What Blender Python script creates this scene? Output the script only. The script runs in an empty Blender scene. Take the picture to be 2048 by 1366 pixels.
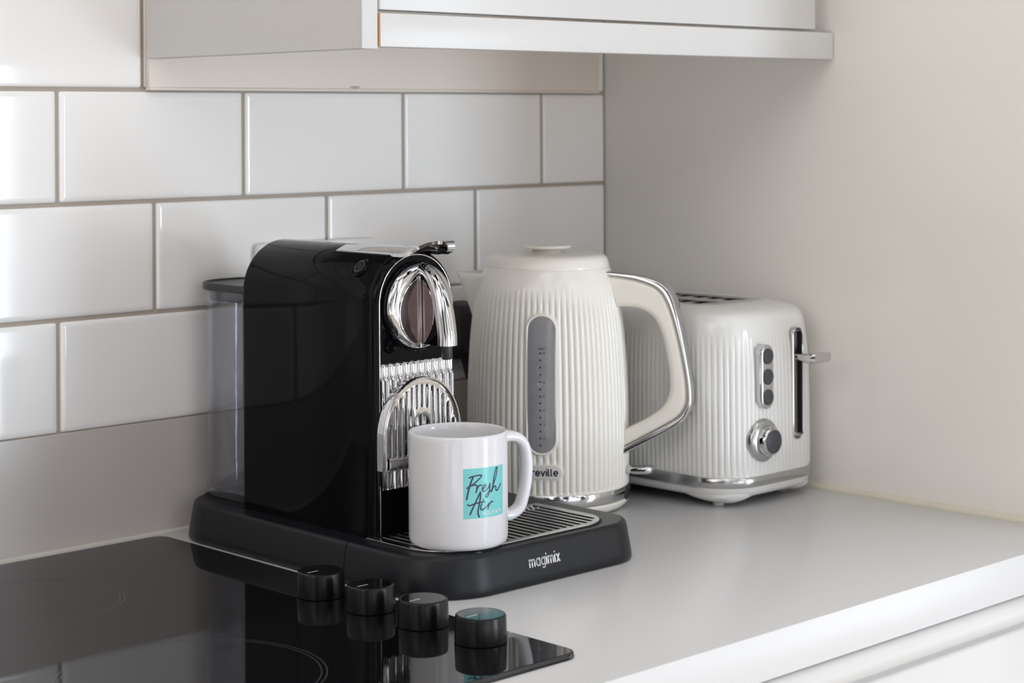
import bpy, bmesh, math, random
from mathutils import Vector, Matrix
random.seed(4)
SC = bpy.context.scene
COL = SC.collection
MM = 0.001
PI = math.pi

# ------------------------------------------------------------------ materials
def principled(name, col, rough=0.5, metal=0.0, spec=0.5, ior=1.5, coat=0.0, coat_rough=0.03,
               bump=0.0, bump_scale=200.0, var=0.0, var_scale=8.0, rough_var=0.0, trans=0.0, aniso=0.0):
    m = bpy.data.materials.new(name)
    m.use_nodes = True
    nt = m.node_tree
    b = nt.nodes['Principled BSDF']
    b.inputs['Base Color'].default_value = (*col, 1)
    b.inputs['Roughness'].default_value = rough
    b.inputs['Metallic'].default_value = metal
    b.inputs['IOR'].default_value = ior
    b.inputs['Specular IOR Level'].default_value = spec
    b.inputs['Coat Weight'].default_value = coat
    b.inputs['Coat Roughness'].default_value = coat_rough
    b.inputs['Transmission Weight'].default_value = trans
    b.inputs['Anisotropic'].default_value = aniso
    tc = nt.nodes.new('ShaderNodeTexCoord')
    if bump > 0:
        n = nt.nodes.new('ShaderNodeTexNoise'); n.inputs['Scale'].default_value = bump_scale
        n.inputs['Detail'].default_value = 3
        bp = nt.nodes.new('ShaderNodeBump'); bp.inputs['Strength'].default_value = bump
        bp.inputs['Distance'].default_value = 0.001
        nt.links.new(tc.outputs['Object'], n.inputs['Vector'])
        nt.links.new(n.outputs['Fac'], bp.inputs['Height'])
        nt.links.new(bp.outputs['Normal'], b.inputs['Normal'])
    if var > 0:
        n = nt.nodes.new('ShaderNodeTexNoise'); n.inputs['Scale'].default_value = var_scale
        n.inputs['Detail'].default_value = 4
        r = nt.nodes.new('ShaderNodeMix'); r.data_type = 'RGBA'
        r.inputs['A'].default_value = (*[c * (1 - var) for c in col], 1)
        r.inputs['B'].default_value = (*[min(1, c * (1 + var)) for c in col], 1)
        nt.links.new(tc.outputs['Object'], n.inputs['Vector'])
        nt.links.new(n.outputs['Fac'], r.inputs['Factor'])
        nt.links.new(r.outputs['Result'], b.inputs['Base Color'])
    if rough_var > 0:
        n = nt.nodes.new('ShaderNodeTexNoise'); n.inputs['Scale'].default_value = 14
        n.inputs['Detail'].default_value = 5
        mr = nt.nodes.new('ShaderNodeMapRange')
        mr.inputs['To Min'].default_value = max(0, rough - rough_var)
        mr.inputs['To Max'].default_value = rough + rough_var
        nt.links.new(tc.outputs['Object'], n.inputs['Vector'])
        nt.links.new(n.outputs['Fac'], mr.inputs['Value'])
        nt.links.new(mr.outputs['Result'], b.inputs['Roughness'])
    return m

M = {}
M['tile'] = principled('glazed_tile', (0.86, 0.845, 0.83), 0.07, bump=0.10, bump_scale=9, var=0.015, var_scale=5)
M['grout'] = principled('grout', (0.40, 0.35, 0.30), 0.9, bump=0.3, bump_scale=900, var=0.08, var_scale=30)
M['upstand'] = principled('grey_laminate_upstand', (0.53, 0.495, 0.47), 0.2, bump=0.02, bump_scale=40)
M['worktop'] = principled('grey_laminate', (0.645, 0.647, 0.655), 0.26, bump=0.01, bump_scale=60)
M['wallpaint'] = principled('satin_wall', (0.805, 0.78, 0.745), 0.16, bump=0.03, bump_scale=25)
M['roomwall'] = principled('room_wall', (0.75, 0.73, 0.70), 0.8, bump=0.05)
M['ceil'] = principled('ceiling_white', (0.82, 0.82, 0.81), 0.9, bump=0.05)
M['floorm'] = principled('floor_oak', (0.72, 0.65, 0.57), 0.5, var=0.1, var_scale=3)
M['cab'] = principled('white_cabinet', (0.615, 0.61, 0.605), 0.32, bump=0.02, bump_scale=60)
M['cabside'] = principled('grey_white_cabinet_side', (0.55, 0.54, 0.53), 0.4, bump=0.02, bump_scale=60)
M['chip'] = principled('raw_chipboard', (0.50, 0.28, 0.11), 0.8, var=0.25, var_scale=400)
M['batten'] = principled('cream_batten', (0.75, 0.68, 0.62), 0.45, bump=0.04, bump_scale=30)
M['seal'] = principled('sealant', (0.70, 0.655, 0.55), 0.5, var=0.08, var_scale=20)
M['sealgrey'] = principled('sealant_grey', (0.56, 0.54, 0.50), 0.4, var=0.05, var_scale=20)
M['black_gloss'] = principled('black_gloss', (0.003, 0.003, 0.004), 0.05, spec=0.11)
M['black_satin'] = principled('black_satin', (0.020, 0.020, 0.022), 0.36, bump=0.05, bump_scale=1500)
M['base_grey'] = principled('charcoal_plastic', (0.0065, 0.008, 0.011), 0.36, spec=0.30, bump=0.04, bump_scale=1600)
M['black_matt'] = principled('black_matt', (0.003, 0.003, 0.0035), 0.7, bump=0.05, bump_scale=600)
M['chrome'] = principled('chrome', (0.60, 0.60, 0.61), 0.05, metal=1.0, rough_var=0.02)
M['steel'] = principled('satin_steel', (0.50, 0.50, 0.50), 0.22, metal=1.0, rough_var=0.04)
M['lens'] = principled('tinted_mirror', (0.30, 0.235, 0.245), 0.14, metal=0.85, var=0.2, var_scale=60)
M['hob'] = principled('black_glass', (0.004, 0.004, 0.005), 0.03, spec=0.40)
M['hobmark'] = principled('hob_marking', (0.085, 0.085, 0.09), 0.3, var=0.1, var_scale=90)
M['knob'] = principled('knob_black', (0.004, 0.004, 0.005), 0.28, spec=0.32, bump=0.03, bump_scale=900)
M['knobtop'] = principled('knob_top', (0.006, 0.006, 0.007), 0.10, bump=0.01, bump_scale=300)
M['white_mark'] = principled('white_mark', (0.80, 0.80, 0.82), 0.4, var=0.02)
M['mug'] = principled('white_ceramic', (0.70, 0.70, 0.725), 0.13, bump=0.01, bump_scale=30)
M['teal'] = principled('teal_print', (0.18, 0.555, 0.555), 0.26, spec=0.35, var=0.02, var_scale=200)
M['navy'] = principled('navy_print', (0.010, 0.018, 0.060), 0.25, var=0.05, var_scale=200)
M['cream'] = principled('cream_enamel', (0.775, 0.75, 0.695), 0.11, bump=0.01, bump_scale=60)
M['creamt'] = principled('cream_enamel_toaster', (0.70, 0.697, 0.68), 0.13, bump=0.01, bump_scale=60)
M['creamp'] = principled('cream_plastic', (0.765, 0.735, 0.675), 0.22, bump=0.01, bump_scale=60)
M['wind'] = principled('grey_water_window', (0.24, 0.235, 0.25), 0.25, var=0.18, var_scale=55, coat=0.4)
M['winddark'] = principled('dark_scale_print', (0.03, 0.028, 0.045), 0.4, var=0.05)
M['windmark'] = principled('violet_scale_print', (0.10, 0.09, 0.15), 0.4, var=0.05)
M['limescale'] = principled('limescale', (0.42, 0.41, 0.40), 0.6, var=0.2, var_scale=300)
M['plate'] = principled('badge_plate', (0.66, 0.635, 0.58), 0.3, var=0.02)
M['btn'] = principled('button_dark', (0.035, 0.037, 0.042), 0.5, bump=0.03, bump_scale=900)
M['red'] = principled('red_mark', (0.45, 0.05, 0.04), 0.5, var=0.05)
M['sock'] = principled('white_socket', (0.82, 0.815, 0.80), 0.3, bump=0.01)
M['rubber'] = principled('black_rubber', (0.012, 0.012, 0.013), 0.55, bump=0.03, bump_scale=500)
M['stain'] = principled('stain', (0.45, 0.38, 0.31), 0.7, var=0.15, var_scale=200)

def clear_plastic():
    m = bpy.data.materials.new('clear_plastic'); m.use_nodes = True
    nt = m.node_tree; nt.nodes.clear()
    out = nt.nodes.new('ShaderNodeOutputMaterial')
    tr = nt.nodes.new('ShaderNodeBsdfTransparent'); tr.inputs['Color'].default_value = (0.88, 0.885, 0.905, 1)
    gl = nt.nodes.new('ShaderNodeBsdfGlossy'); gl.inputs['Roughness'].default_value = 0.03
    gl.inputs['Color'].default_value = (0.95, 0.95, 1, 1)
    lw = nt.nodes.new('ShaderNodeLayerWeight'); lw.inputs['Blend'].default_value = 0.5
    pw = nt.nodes.new('ShaderNodeMath'); pw.operation = 'POWER'; pw.inputs[1].default_value = 3.0
    fr = nt.nodes.new('ShaderNodeMapRange'); fr.inputs['To Min'].default_value = 0.05; fr.inputs['To Max'].default_value = 0.75
    nt.links.new(lw.outputs['Facing'], pw.inputs[0]); nt.links.new(pw.outputs[0], fr.inputs['Value'])
    nz = nt.nodes.new('ShaderNodeTexNoise'); nz.inputs['Scale'].default_value = 12
    bp = nt.nodes.new('ShaderNodeBump'); bp.inputs['Strength'].default_value = 0.05; bp.inputs['Distance'].default_value = 0.002
    nt.links.new(nz.outputs['Fac'], bp.inputs['Height'])
    nt.links.new(bp.outputs['Normal'], gl.inputs['Normal'])
    mx = nt.nodes.new('ShaderNodeMixShader')
    nt.links.new(fr.outputs['Result'], mx.inputs['Fac'])
    nt.links.new(tr.outputs[0], mx.inputs[1]); nt.links.new(gl.outputs[0], mx.inputs[2])
    nt.links.new(mx.outputs[0], out.inputs['Surface'])
    return m
M['clear'] = clear_plastic()

def window_glass():
    m = bpy.data.materials.new('window_glass'); m.use_nodes = True
    nt = m.node_tree; nt.nodes.clear()
    out = nt.nodes.new('ShaderNodeOutputMaterial')
    tr = nt.nodes.new('ShaderNodeBsdfTransparent')
    gl = nt.nodes.new('ShaderNodeBsdfGlossy'); gl.inputs['Roughness'].default_value = 0.0
    mx = nt.nodes.new('ShaderNodeMixShader'); mx.inputs['Fac'].default_value = 0.05
    nt.links.new(tr.outputs[0], mx.inputs[1]); nt.links.new(gl.outputs[0], mx.inputs[2])
    nt.links.new(mx.outputs[0], out.inputs['Surface'])
    return m
M['glass'] = window_glass()

# ------------------------------------------------------------------ mesh helpers (all coordinates in mm)
class MB:
    def __init__(self): self.v = []; self.f = []; self.mi = []; self.sm = []
    def add(self, vs, fs, mi=0, smooth=True):
        b = len(self.v); self.v += [tuple(p) for p in vs]
        for f in fs:
            self.f.append(tuple(b + i for i in f)); self.mi.append(mi); self.sm.append(smooth)
        return self
    def loft(self, rings, close=True, cap0=False, cap1=False, mi=0, smooth=True, loop=False):
        n = len(rings[0]); vs = [p for r in rings for p in r]; fs = []
        m = len(rings)
        for i in range(m if loop else m - 1):
            j = (i + 1) % m
            for k in range(n if close else n - 1):
                l = (k + 1) % n
                fs.append((i * n + k, i * n + l, j * n + l, j * n + k))
        self.add(vs, fs, mi, smooth)
        if cap0: self.add(rings[0], [tuple(reversed(range(n)))], mi, False)
        if cap1: self.add(rings[-1], [tuple(range(n))], mi, False)
        return self
    def box(self, x0, x1, y0, y1, z0, z1, bev=0.0, seg=2, mi=0):
        bm = bmesh.new()
        bmesh.ops.create_cube(bm, size=1)
        for v in bm.verts:
            v.co = Vector(((x0 + x1) / 2 + v.co.x * (x1 - x0), (y0 + y1) / 2 + v.co.y * (y1 - y0), (z0 + z1) / 2 + v.co.z * (z1 - z0)))
        if bev > 0:
            bmesh.ops.bevel(bm, geom=bm.edges[:], offset=bev, segments=seg, affect='EDGES', profile=0.5)
        bm.verts.index_update()
        self.add([v.co[:] for v in bm.verts], [[v.index for v in f.verts] for f in bm.faces], mi, bev > 0)
        bm.free(); return self
    def lathe(self, prof, cx=0, cy=0, n=64, cap0=True, cap1=True, mi=0):
        rings = [[(cx + r * math.cos(2 * PI * k / n), cy + r * math.sin(2 * PI * k / n), z) for k in range(n)] for r, z in prof]
        return self.loft(rings, True, cap0, cap1, mi)
    def tube(self, path, rad, n=12, caps=True, mi=0):
        P = [Vector(p) for p in path]; rings = []; up = None
        for i, p in enumerate(P):
            t = (P[min(i + 1, len(P) - 1)] - P[max(i - 1, 0)]).normalized()
            if up is None:
                up = t.orthogonal().normalized()
            up = (up - t * up.dot(t)).normalized(); s = t.cross(up)
            r = rad[i] if isinstance(rad, (list, tuple)) else rad
            rings.append([tuple(p + up * r * math.cos(2 * PI * k / n) + s * r * math.sin(2 * PI * k / n)) for k in range(n)])
        return self.loft(rings, True, caps, caps, mi)
    def mesh(self, name, mats, fixn=True, sharp=40):
        me = bpy.data.meshes.new(name)
        me.from_pydata([(x * MM, y * MM, z * MM) for x, y, z in self.v], [], self.f)
        for m in mats: me.materials.append(m)
        for p, mi, s in zip(me.polygons, self.mi, self.sm):
            p.material_index = mi; p.use_smooth = s
        if fixn:
            bm = bmesh.new(); bm.from_mesh(me)
            bmesh.ops.remove_doubles(bm, verts=bm.verts, dist=1e-6)
            bmesh.ops.recalc_face_normals(bm, faces=bm.faces)
            bm.to_mesh(me); bm.free()
        if sharp:
            sm = [p.use_smooth for p in me.polygons]
            me.set_sharp_from_angle(angle=math.radians(sharp))
            me.polygons.foreach_set('use_smooth', sm)
        return me

def obj(name, mb, mats, parent=None, fixn=True, sharp=40):
    if not isinstance(mats, (list, tuple)): mats = [mats]
    me = mb.mesh(name, mats, fixn, sharp) if isinstance(mb, MB) else mb
    if not isinstance(mb, MB):
        me.materials.clear()
        for m in mats: me.materials.append(m)
    o = bpy.data.objects.new(name, me); COL.objects.link(o)
    if parent is not None:
        o.parent = parent
        o.matrix_parent_inverse = world_of(parent).inverted()
    return o

def world_of(o):
    m = Matrix.Translation(o.location) @ o.rotation_euler.to_matrix().to_4x4()
    return m if o.parent is None else (world_of(o.parent) @ o.matrix_parent_inverse @ m)

def thing(name, label, cat, loc_mm, group=None):
    o = bpy.data.objects.new(name, None); COL.objects.link(o)
    o.location = [c * MM for c in loc_mm]; o.empty_display_size = 0.05
    return tag(o, label, cat, group)

def tag(o, label, cat, group=None, kind=None):
    o['label'] = label; o['category'] = cat
    if group: o['group'] = group
    if kind: o['kind'] = kind
    return o

def struct(o, label=None, cat=None):
    o['kind'] = 'structure'
    if label: o['label'] = label
    if cat: o['category'] = cat
    return o

def arc(cx, cy, rx, ry, a0, a1, n=10):
    return [(cx + rx * math.cos(math.radians(a0 + (a1 - a0) * i / n)), cy + ry * math.sin(math.radians(a0 + (a1 - a0) * i / n))) for i in range(n + 1)]

def rrect(x0, x1, y0, y1, r, n=8):
    """counter-clockwise rounded rectangle; r = one radius or (x0y0, x1y0, x1y1, x0y1)"""
    if not isinstance(r, (list, tuple)): r = (r,) * 4
    p = arc(x0 + r[0], y0 + r[0], r[0], r[0], 180, 270, n)
    p += arc(x1 - r[1], y0 + r[1], r[1], r[1], 270, 360, n)
    p += arc(x1 - r[2], y1 - r[2], r[2], r[2], 0, 90, n)
    p += arc(x0 + r[3], y1 - r[3], r[3], r[3], 90, 180, n)
    return p

def capsule_pts(w, h, n=12):
    """upright capsule outline, width w, height h, centred"""
    r = w / 2; d = h / 2 - r
    return arc(0, d, r, r, 0, 180, n) + arc(0, -d, r, r, 180, 360, n)

def circle_pts(r, n=32, cx=0, cy=0):
    return [(cx + r * math.cos(2 * PI * k / n), cy + r * math.sin(2 * PI * k / n)) for k in range(n)]

def inset(poly, d):
    """move a ccw polygon inwards by d along averaged normals"""
    n = len(poly); out = []
    for i in range(n):
        a = Vector(poly[i - 1]); b = Vector(poly[i]); c = Vector(poly[(i + 1) % n])
        e1 = (b - a); e2 = (c - b)
        if e1.length < 1e-9: e1 = e2
        if e2.length < 1e-9: e2 = e1
        e1 = e1.normalized(); e2 = e2.normalized()
        n1 = Vector((-e1.y, e1.x)); n2 = Vector((-e2.y, e2.x)); m = (n1 + n2)
        if m.length < 1e-6: m = n1
        m.normalize(); k = max(0.5, m.dot(n1))
        out.append(tuple(b + m * (d / k)))
    return out

def plate_mesh(name, loops, thick, bevel, fn, res=2):
    """filled 2D outline(s) (first outer, rest holes), extruded to total thickness, bevelled; fn maps (x,y,z) -> world mm"""
    cu = bpy.data.curves.new(name, 'CURVE'); cu.dimensions = '2D'; cu.fill_mode = 'BOTH'
    for lp in loops:
        s = cu.splines.new('POLY'); s.points.add(len(lp) - 1); s.use_cyclic_u = True
        for p, q in zip(s.points, lp): p.co = (q[0], q[1], 0, 1)
    cu.extrude = max(0.0, thick / 2 - bevel); cu.bevel_depth = bevel; cu.bevel_resolution = res; cu.offset = -bevel
    o = bpy.data.objects.new(name + '_tmp', cu); COL.objects.link(o)
    dg = bpy.context.evaluated_depsgraph_get(); dg.update()
    me = bpy.data.meshes.new_from_object(o.evaluated_get(dg))
    bpy.data.objects.remove(o); bpy.data.curves.remove(cu)
    bm = bmesh.new(); bm.from_mesh(me)
    bmesh.ops.remove_doubles(bm, verts=bm.verts, dist=1e-4)
    for v in bm.verts: v.co = Vector(fn(*v.co)) * MM
    bmesh.ops.recalc_face_normals(bm, faces=bm.faces)
    bm.to_mesh(me); bm.free()
    me.name = name
    sm = []
    for p in me.polygons: p.use_smooth = True
    me.set_sharp_from_angle(angle=math.radians(35))
    big = max((p.area for p in me.polygons), default=0)
    return me

def strokes_mb(strokes, w, fn, mi=0, mb=None, step=None):
    """round-capped pen strokes (2D polylines) mapped by fn(x, y) -> world mm"""
    mb = mb or MB()
    for st in strokes:
        P = [Vector(p) for p in st]
        if step:
            Q = [P[0]]
            for a, b in zip(P, P[1:]):
                k = max(1, int((b - a).length / step))
                Q += [a + (b - a) * (i / k) for i in range(1, k + 1)]
            P = Q
        r = w / 2
        for a, b in zip(P, P[1:]):
            d = (b - a)
            if d.length < 1e-9: continue
            nrm = Vector((-d.y, d.x)).normalized() * r
            q = [a - nrm, b - nrm, b + nrm, a + nrm]
            mb.add([fn(p.x, p.y) for p in q], [(0, 1, 2, 3)], mi, False)
        for p in P:
            c = [p + Vector((r * math.cos(2 * PI * k / 10), r * math.sin(2 * PI * k / 10))) for k in range(10)]
            mb.add([fn(v.x, v.y) for v in c], [tuple(range(10))], mi, False)
    return mb

def smooth_line(pts, n=6):
    """Catmull-Rom through points"""
    out = []
    P = [pts[0]] + list(pts) + [pts[-1]]
    for i in range(1, len(P) - 2):
        p0, p1, p2, p3 = [Vector(p) for p in P[i - 1:i + 3]]
        for k in range(n):
            t = k / n
            out.append(tuple(0.5 * ((2 * p1) + (-p0 + p2) * t + (2 * p0 - 5 * p1 + 4 * p2 - p3) * t * t + (-p0 + 3 * p1 - 3 * p2 + p3) * t ** 3)))
    out.append(tuple(pts[-1]))
    return out

# round sans strokes: glyph -> (advance, strokes), x-height 1
def glyph(c):
    bowl = circle_pts(0.5, 24, 0.5, 0.5); bowl = bowl + [bowl[0]]
    if c == 'm':
        return 1.5, [[(0, 0), (0, 1)], [(0, .62)] + arc(.375, .62, .375, .38, 180, 0) + [(.75, 0)], [(.75, .62)] + arc(1.125, .62, .375, .38, 180, 0) + [(1.5, 0)]]
    if c == 'a': return 1.0, [bowl, [(1, 1), (1, 0)]]
    if c == 'g': return 1.0, [bowl, [(1, 1), (1, -.1)] + arc(.55, -.1, .45, .36, 0, -120)]
    if c == 'i': return 0.0, [[(0, 0), (0, 1)], [(0, 1.44), (0, 1.47)]]
    if c == 'x': return 0.85, [[(0, 0), (.12, 0), (.43, .5), (.12, 1), (0, 1)], [(.85, 0), (.74, 0), (.43, .5), (.74, 1), (.85, 1)]]
    if c == 'r': return 0.5, [[(0, 0), (0, 1)], [(0, .55)] + arc(.45, .55, .45, .43, 180, 75)]
    if c == 'e': return 0.95, [[(.02, .5), (.98, .5)] + arc(.5, .5, .48, .5, 0, 315, 20)]
    if c == 'v': return 0.9, [[(0, 1), (.45, 0), (.9, 1)]]
    if c == 'l': return 0.25, [[(0, 1.4), (0, .2)] + arc(.2, .2, .2, .2, 180, 270, 5)]
    if c == 'B': return 0.85, [[(0, 0), (0, 1.4), (.4, 1.4)] + arc(.4, 1.08, .36, .32, 90, -90) + [(0, .76)], [(.4, .78)] + arc(.42, .39, .42, .39, 90, -90) + [(0, 0)]]
    if c == 'H': return 0.8, [[(0, 0), (0, 1)], [(.8, 0), (.8, 1)], [(0, .5), (.8, .5)]]
    if c == 'O': return 1.0, [bowl]
    if c == 'L': return 0.6, [[(0, 1), (0, 0), (.6, 0)]]
    if c == 'I': return 0.0, [[(0, 0), (0, 1)]]
    if c == 'D': return 0.8, [[(0, 0), (0, 1), (.3, 1)] + arc(.3, .5, .5, .5, 90, -90) + [(0, 0)]]
    if c == 'A': return 0.85, [[(0, 0), (.425, 1), (.85, 0)], [(.17, .36), (.68, .36)]]
    if c == 'Y': return 0.8, [[(0, 1), (.4, .5), (.8, 1)], [(.4, .5), (.4, 0)]]
    if c == 'S': return 0.6, [arc(.3, .75, .28, .25, 30, 270, 10) + arc(.3, .25, .28, .25, 90, -150, 10)]
    if c == '2': return .6, [arc(.3, .7, .3, .3, 160, -30, 8) + [(0, 0), (.6, 0)]]
    if c == '3': return .6, [arc(.28, .74, .28, .26, 150, -90, 8) + arc(.28, .24, .3, .24, 90, -150, 8)]
    if c == '4': return .65, [[(.45, 0), (.45, 1), (0, .3), (.65, .3)]]
    if c == '5': return .6, [[(.55, 1), (.08, 1), (.05, .55)] + arc(.27, .31, .3, .31, 110, -150, 8)]
    if c == '6': return .6, [[(.45, 1), (.1, .5)] + arc(.3, .3, .28, .3, 150, -210, 14)]
    if c == '7': return .6, [[(0, 1), (.6, 1), (.2, 0)]]
    if c == '8': return .6, [arc(.3, .75, .25, .25, 0, 360, 12), arc(.3, .25, .3, .25, 0, 360, 12)]
    if c == 'M': return .9, [[(0, 0), (0, 1), (.45, .3), (.9, 1), (.9, 0)]]
    if c == 'X': return .8, [[(0, 0), (.8, 1)], [(0, 1), (.8, 0)]]
    return 0.4, []

def text_strokes(txt, gap=0.45):
    out = []; x = 0
    for c in txt:
        adv, st = glyph(c)
        out += [[(x + p[0], p[1]) for p in s] for s in st]
        x += adv + gap
    return out, x - gap

# ------------------------------------------------------------------ camera
F_PX, YAW, ROLL = 3779.48, 0.763155, -0.00609489
CAM = (-1592.977, -1510.745, 387.12)
Fv = Vector((math.sin(YAW), math.cos(YAW), 0)); Rv = Vector((math.cos(YAW), -math.sin(YAW), 0)); Uv = Rv.cross(Fv)
c_, s_ = math.cos(ROLL), math.sin(ROLL)
Rv, Uv = c_ * Rv + s_ * Uv, -s_ * Rv + c_ * Uv
cd = bpy.data.cameras.new('camera'); cam = bpy.data.objects.new('camera', cd); COL.objects.link(cam)
cd.sensor_width = 36; cd.sensor_fit = 'HORIZONTAL'; cd.lens = F_PX * 36 / 2048; cd.shift_y = -445.82 / 2048
cd.clip_start = 0.05
mw = Matrix.Identity(4)
for i in range(3):
    mw[i][0], mw[i][1], mw[i][2], mw[i][3] = Rv[i], Uv[i], -Fv[i], CAM[i] * MM
cam.matrix_world = mw
cd.dof.use_dof = True; cd.dof.focus_distance = 1.56; cd.dof.aperture_fstop = 10.0
SC.camera = cam

# ------------------------------------------------------------------ setting
H4 = 106.2                     # upstand top / bottom of the tiles
ROW = [(H4 + 1.0, 206.0), (210.0, 310.0), (314.0, 414.2), (418.2, 518.0), (522, 622), (626, 726)]
mb = MB()
mb.add([(-3600, 1.5, -900), (2500, 1.5, -900), (2500, 1.5, 1500), (-3600, 1.5, 1500)], [(0, 1, 2, 3)], 0, False)
mb.add([(-3600, 60, -900), (2500, 60, -900), (2500, 60, 1500), (-3600, 60, 1500)], [(3, 2, 1, 0)], 2, False)
GP = 4.0
def tile(x0, x1, z0, z1):
    r = 2.2
    out0 = rrect(x0, x1, z0, z1, r, 4)
    rings = []
    for ins, y in ((0, 1.8), (0.0, 0.5), (0.4, -0.1), (1.2, -0.65), (2.6, -1.05), (5.0, -1.2)):
        rings.append([(p[0], y, p[1]) for p in rrect(x0 + ins, x1 - ins, z0 + ins, z1 - ins, max(0.5, r - ins * 0.3), 4)])
    mb.loft(rings, True, False, False, 1, True)
    mb.add(rings[-1], [tuple(range(len(rings[-1])))], 1, False)
for k, (z0, z1) in enumerate(ROW):
    if k in (0, 2, 4): js = [0.8] + [-102 - 204 * i for i in range(9)]
    elif k == 3: js = [0.8, -204, -408, -624] + [-833 - 204 * i for i in range(5)]
    else: js = [0.8] + [-204 - 204 * i for i in range(8)]
    for a, b in zip(js, js[1:]):
        if a - b < 12: continue
        tile(b + GP / 2, a - GP / 2, z0, z1)
wall_back = struct(obj('wall_back', mb, [M['grout'], M['tile'], M['roomwall']], fixn=False, sharp=0), 'white metro tile wall with brown grey grout behind the worktop', 'wall')

mb = MB().box(-1800, -1, -2.5, 1.2, 0.4, H4, 0.3, 1)
struct(obj('trim_1', mb, M['upstand']), 'plain grey laminate upstand strip below the tiles', 'upstand')
# cream batten under the wall cabinet
mb = MB().box(-622.3, -17.5, -9, -1.3, 418.2, 560, 0.6, 2)
mb.box(-622.3, -17.5, -10.2, -1.3, 415.6, 418.4, 0.8, 2)
o = struct(obj('trim_2', mb, M['batten']), 'cream batten on the wall beneath the upper cabinet', 'trim')
mb = MB()
blob = [(-378 + 6.5 * math.cos(a) * (1 + .2 * math.sin(3 * a)), 0, 420.0 + 1.3 * math.sin(a)) for a in [2 * PI * k / 20 for k in range(20)]]
mb.add([(x, -9.15, z) for x, y, z in blob], [tuple(range(20))], 0, False)
obj('stain', mb, M['stain'], o)
# right wall: a full height end panel
struct(obj('wall_right', MB().box(0.8, 40, -690, 1, -900, 1500, 0.5, 1), M['wallpaint']), 'smooth warm grey wall panel closing the right end of the worktop', 'wall')
# sealant beads
def bead(path, r0, mat, name, label, wob=0.0, seed=1):
    random.seed(seed); P = []; R = []
    a, b = Vector(path[0]), Vector(path[1]); n = 60
    for i in range(n + 1):
        P.append(a + (b - a) * i / n); R.append(r0 * (1 + wob * random.uniform(-1, 1)))
    struct(obj(name, MB().tube(P, R, 10), mat), label, 'sealant')
bead([(0.2, -12, 0.6), (0.2, -612, 0.6)], 4.6, M['seal'], 'trim_3', 'yellowed sealant bead along the right wall', 0.10)
bead([(-1500, -2.6, 0.2), (-8, -2.6, 0.2)], 3.2, M['sealgrey'], 'trim_4', 'pale sealant bead at the foot of the upstand', 0.06)

struct(obj('floor', MB().box(-3600, 2500, -4300, 60, -930, -900), M['floorm']), 'oak floor', 'floor')
# opposite wall with one tall glazed opening (daylight)
WX0, WX1, WZ0, WZ1, WY = 420, 930, -880, 640, -3000
mb = MB()
mb.box(150, WX0, WY - 100, WY, -900, 1500); mb.box(WX1, 2500, WY - 100, WY, -900, 1500)
mb.box(WX0, WX1, WY - 100, WY, WZ1, 1500); mb.box(WX0, WX1, WY - 100, WY, -900, WZ0)
struct(obj('wall_front', mb, M['roomwall']), 'plain wall opposite the worktop with a tall glazed opening', 'wall')
mb = MB()
mb.box(WX0, WX0 + 30, WY - 70, WY - 10, WZ0, WZ1, 2); mb.box(WX1 - 14, WX1, WY - 70, WY - 10, WZ0, WZ1, 2)
mb.box(WX0 + 30, WX1 - 14, WY - 70, WY - 10, WZ0, WZ0 + 30, 2); mb.box(WX0 + 30, WX1 - 14, WY - 70, WY - 10, WZ1 - 30, WZ1, 2)
wn = struct(obj('window_1', mb, M['sock']), 'tall white framed window letting in daylight', 'window')
obj('pane', MB().box(WX0 + 30, WX1 - 14, WY - 42, WY - 38, WZ0 + 30, WZ1 - 30), M['glass'], wn)

# worktop
wt = obj('worktop', MB().box(-1800, -0.2, -616.5, -0.2, -36, 0, 0.9, 2), M['worktop'])
tag(wt, 'long pale grey laminate worktop carrying the appliances', 'worktop')

# ------------------------------------------------------------------ wall cabinet
cb = thing('wall_cabinet', 'white wall cabinet hanging from the tiles above the worktop', 'cabinet', (-318, -10, 445))
obj('side_panel', MB().box(-626.2, -610, -324, -11, 444.6, 1150, 0.5, 1), M['cabside'], cb)['label'] = 'pale grey cabinet side panel'
obj('front_edging', MB().box(-626.6, -610, -326, -324, 444.4, 1150, 0.3, 1), M['cab'], cb)
obj('carcass', MB().box(-610, -2, -308, -12, 520, 1150), M['cab'], cb)
pl = MB().box(-608.9, -1.5, -328, -310, 446.2, 473.8, 0.8, 2)
plo = obj('light_pelmet', pl, M['cab'], cb)
e = obj('raw_end', MB().box(-609.6, -608.85, -327.4, -310, 447, 473.2), M['chip'], plo); e['label'] = 'raw brown chipboard end'
obj('door', MB().box(-609.4, -31, -328, -309, 476.4, 1150, 1.0, 2), M['cab'], cb)

# base cabinet with drawer front
bc = thing('base_cabinet', 'white base cabinet under the grey worktop, only its bead-topped front showing', 'cabinet', (-300, -300, -900))
obj('carcass', MB().box(-1200, -2, -590, -20, -800, -38), M['cab'], bc)
def front(x0, x1):
    prof = [(-590, -37), (-600, -37), (-609, -37.2)] + [(-609 - 12.5 * math.sin(math.radians(a)) , -49.5 + 12.3 * math.cos(math.radians(a))) for a in range(10, 171, 16)] + \
           [(-608.5, -62.0), (-607.5, -63.4), (-608.5, -64.6), (-612, -65.6), (-614, -67), (-614.6, -69), (-614.6, -240), (-590, -240)]
    return MB().loft([[(x, y, z) for y, z in prof] for x in (x0, x1)], True, True, True)
obj('drawer_front', front(-1200, -2.5), M['cab'], bc, sharp=50)

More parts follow.
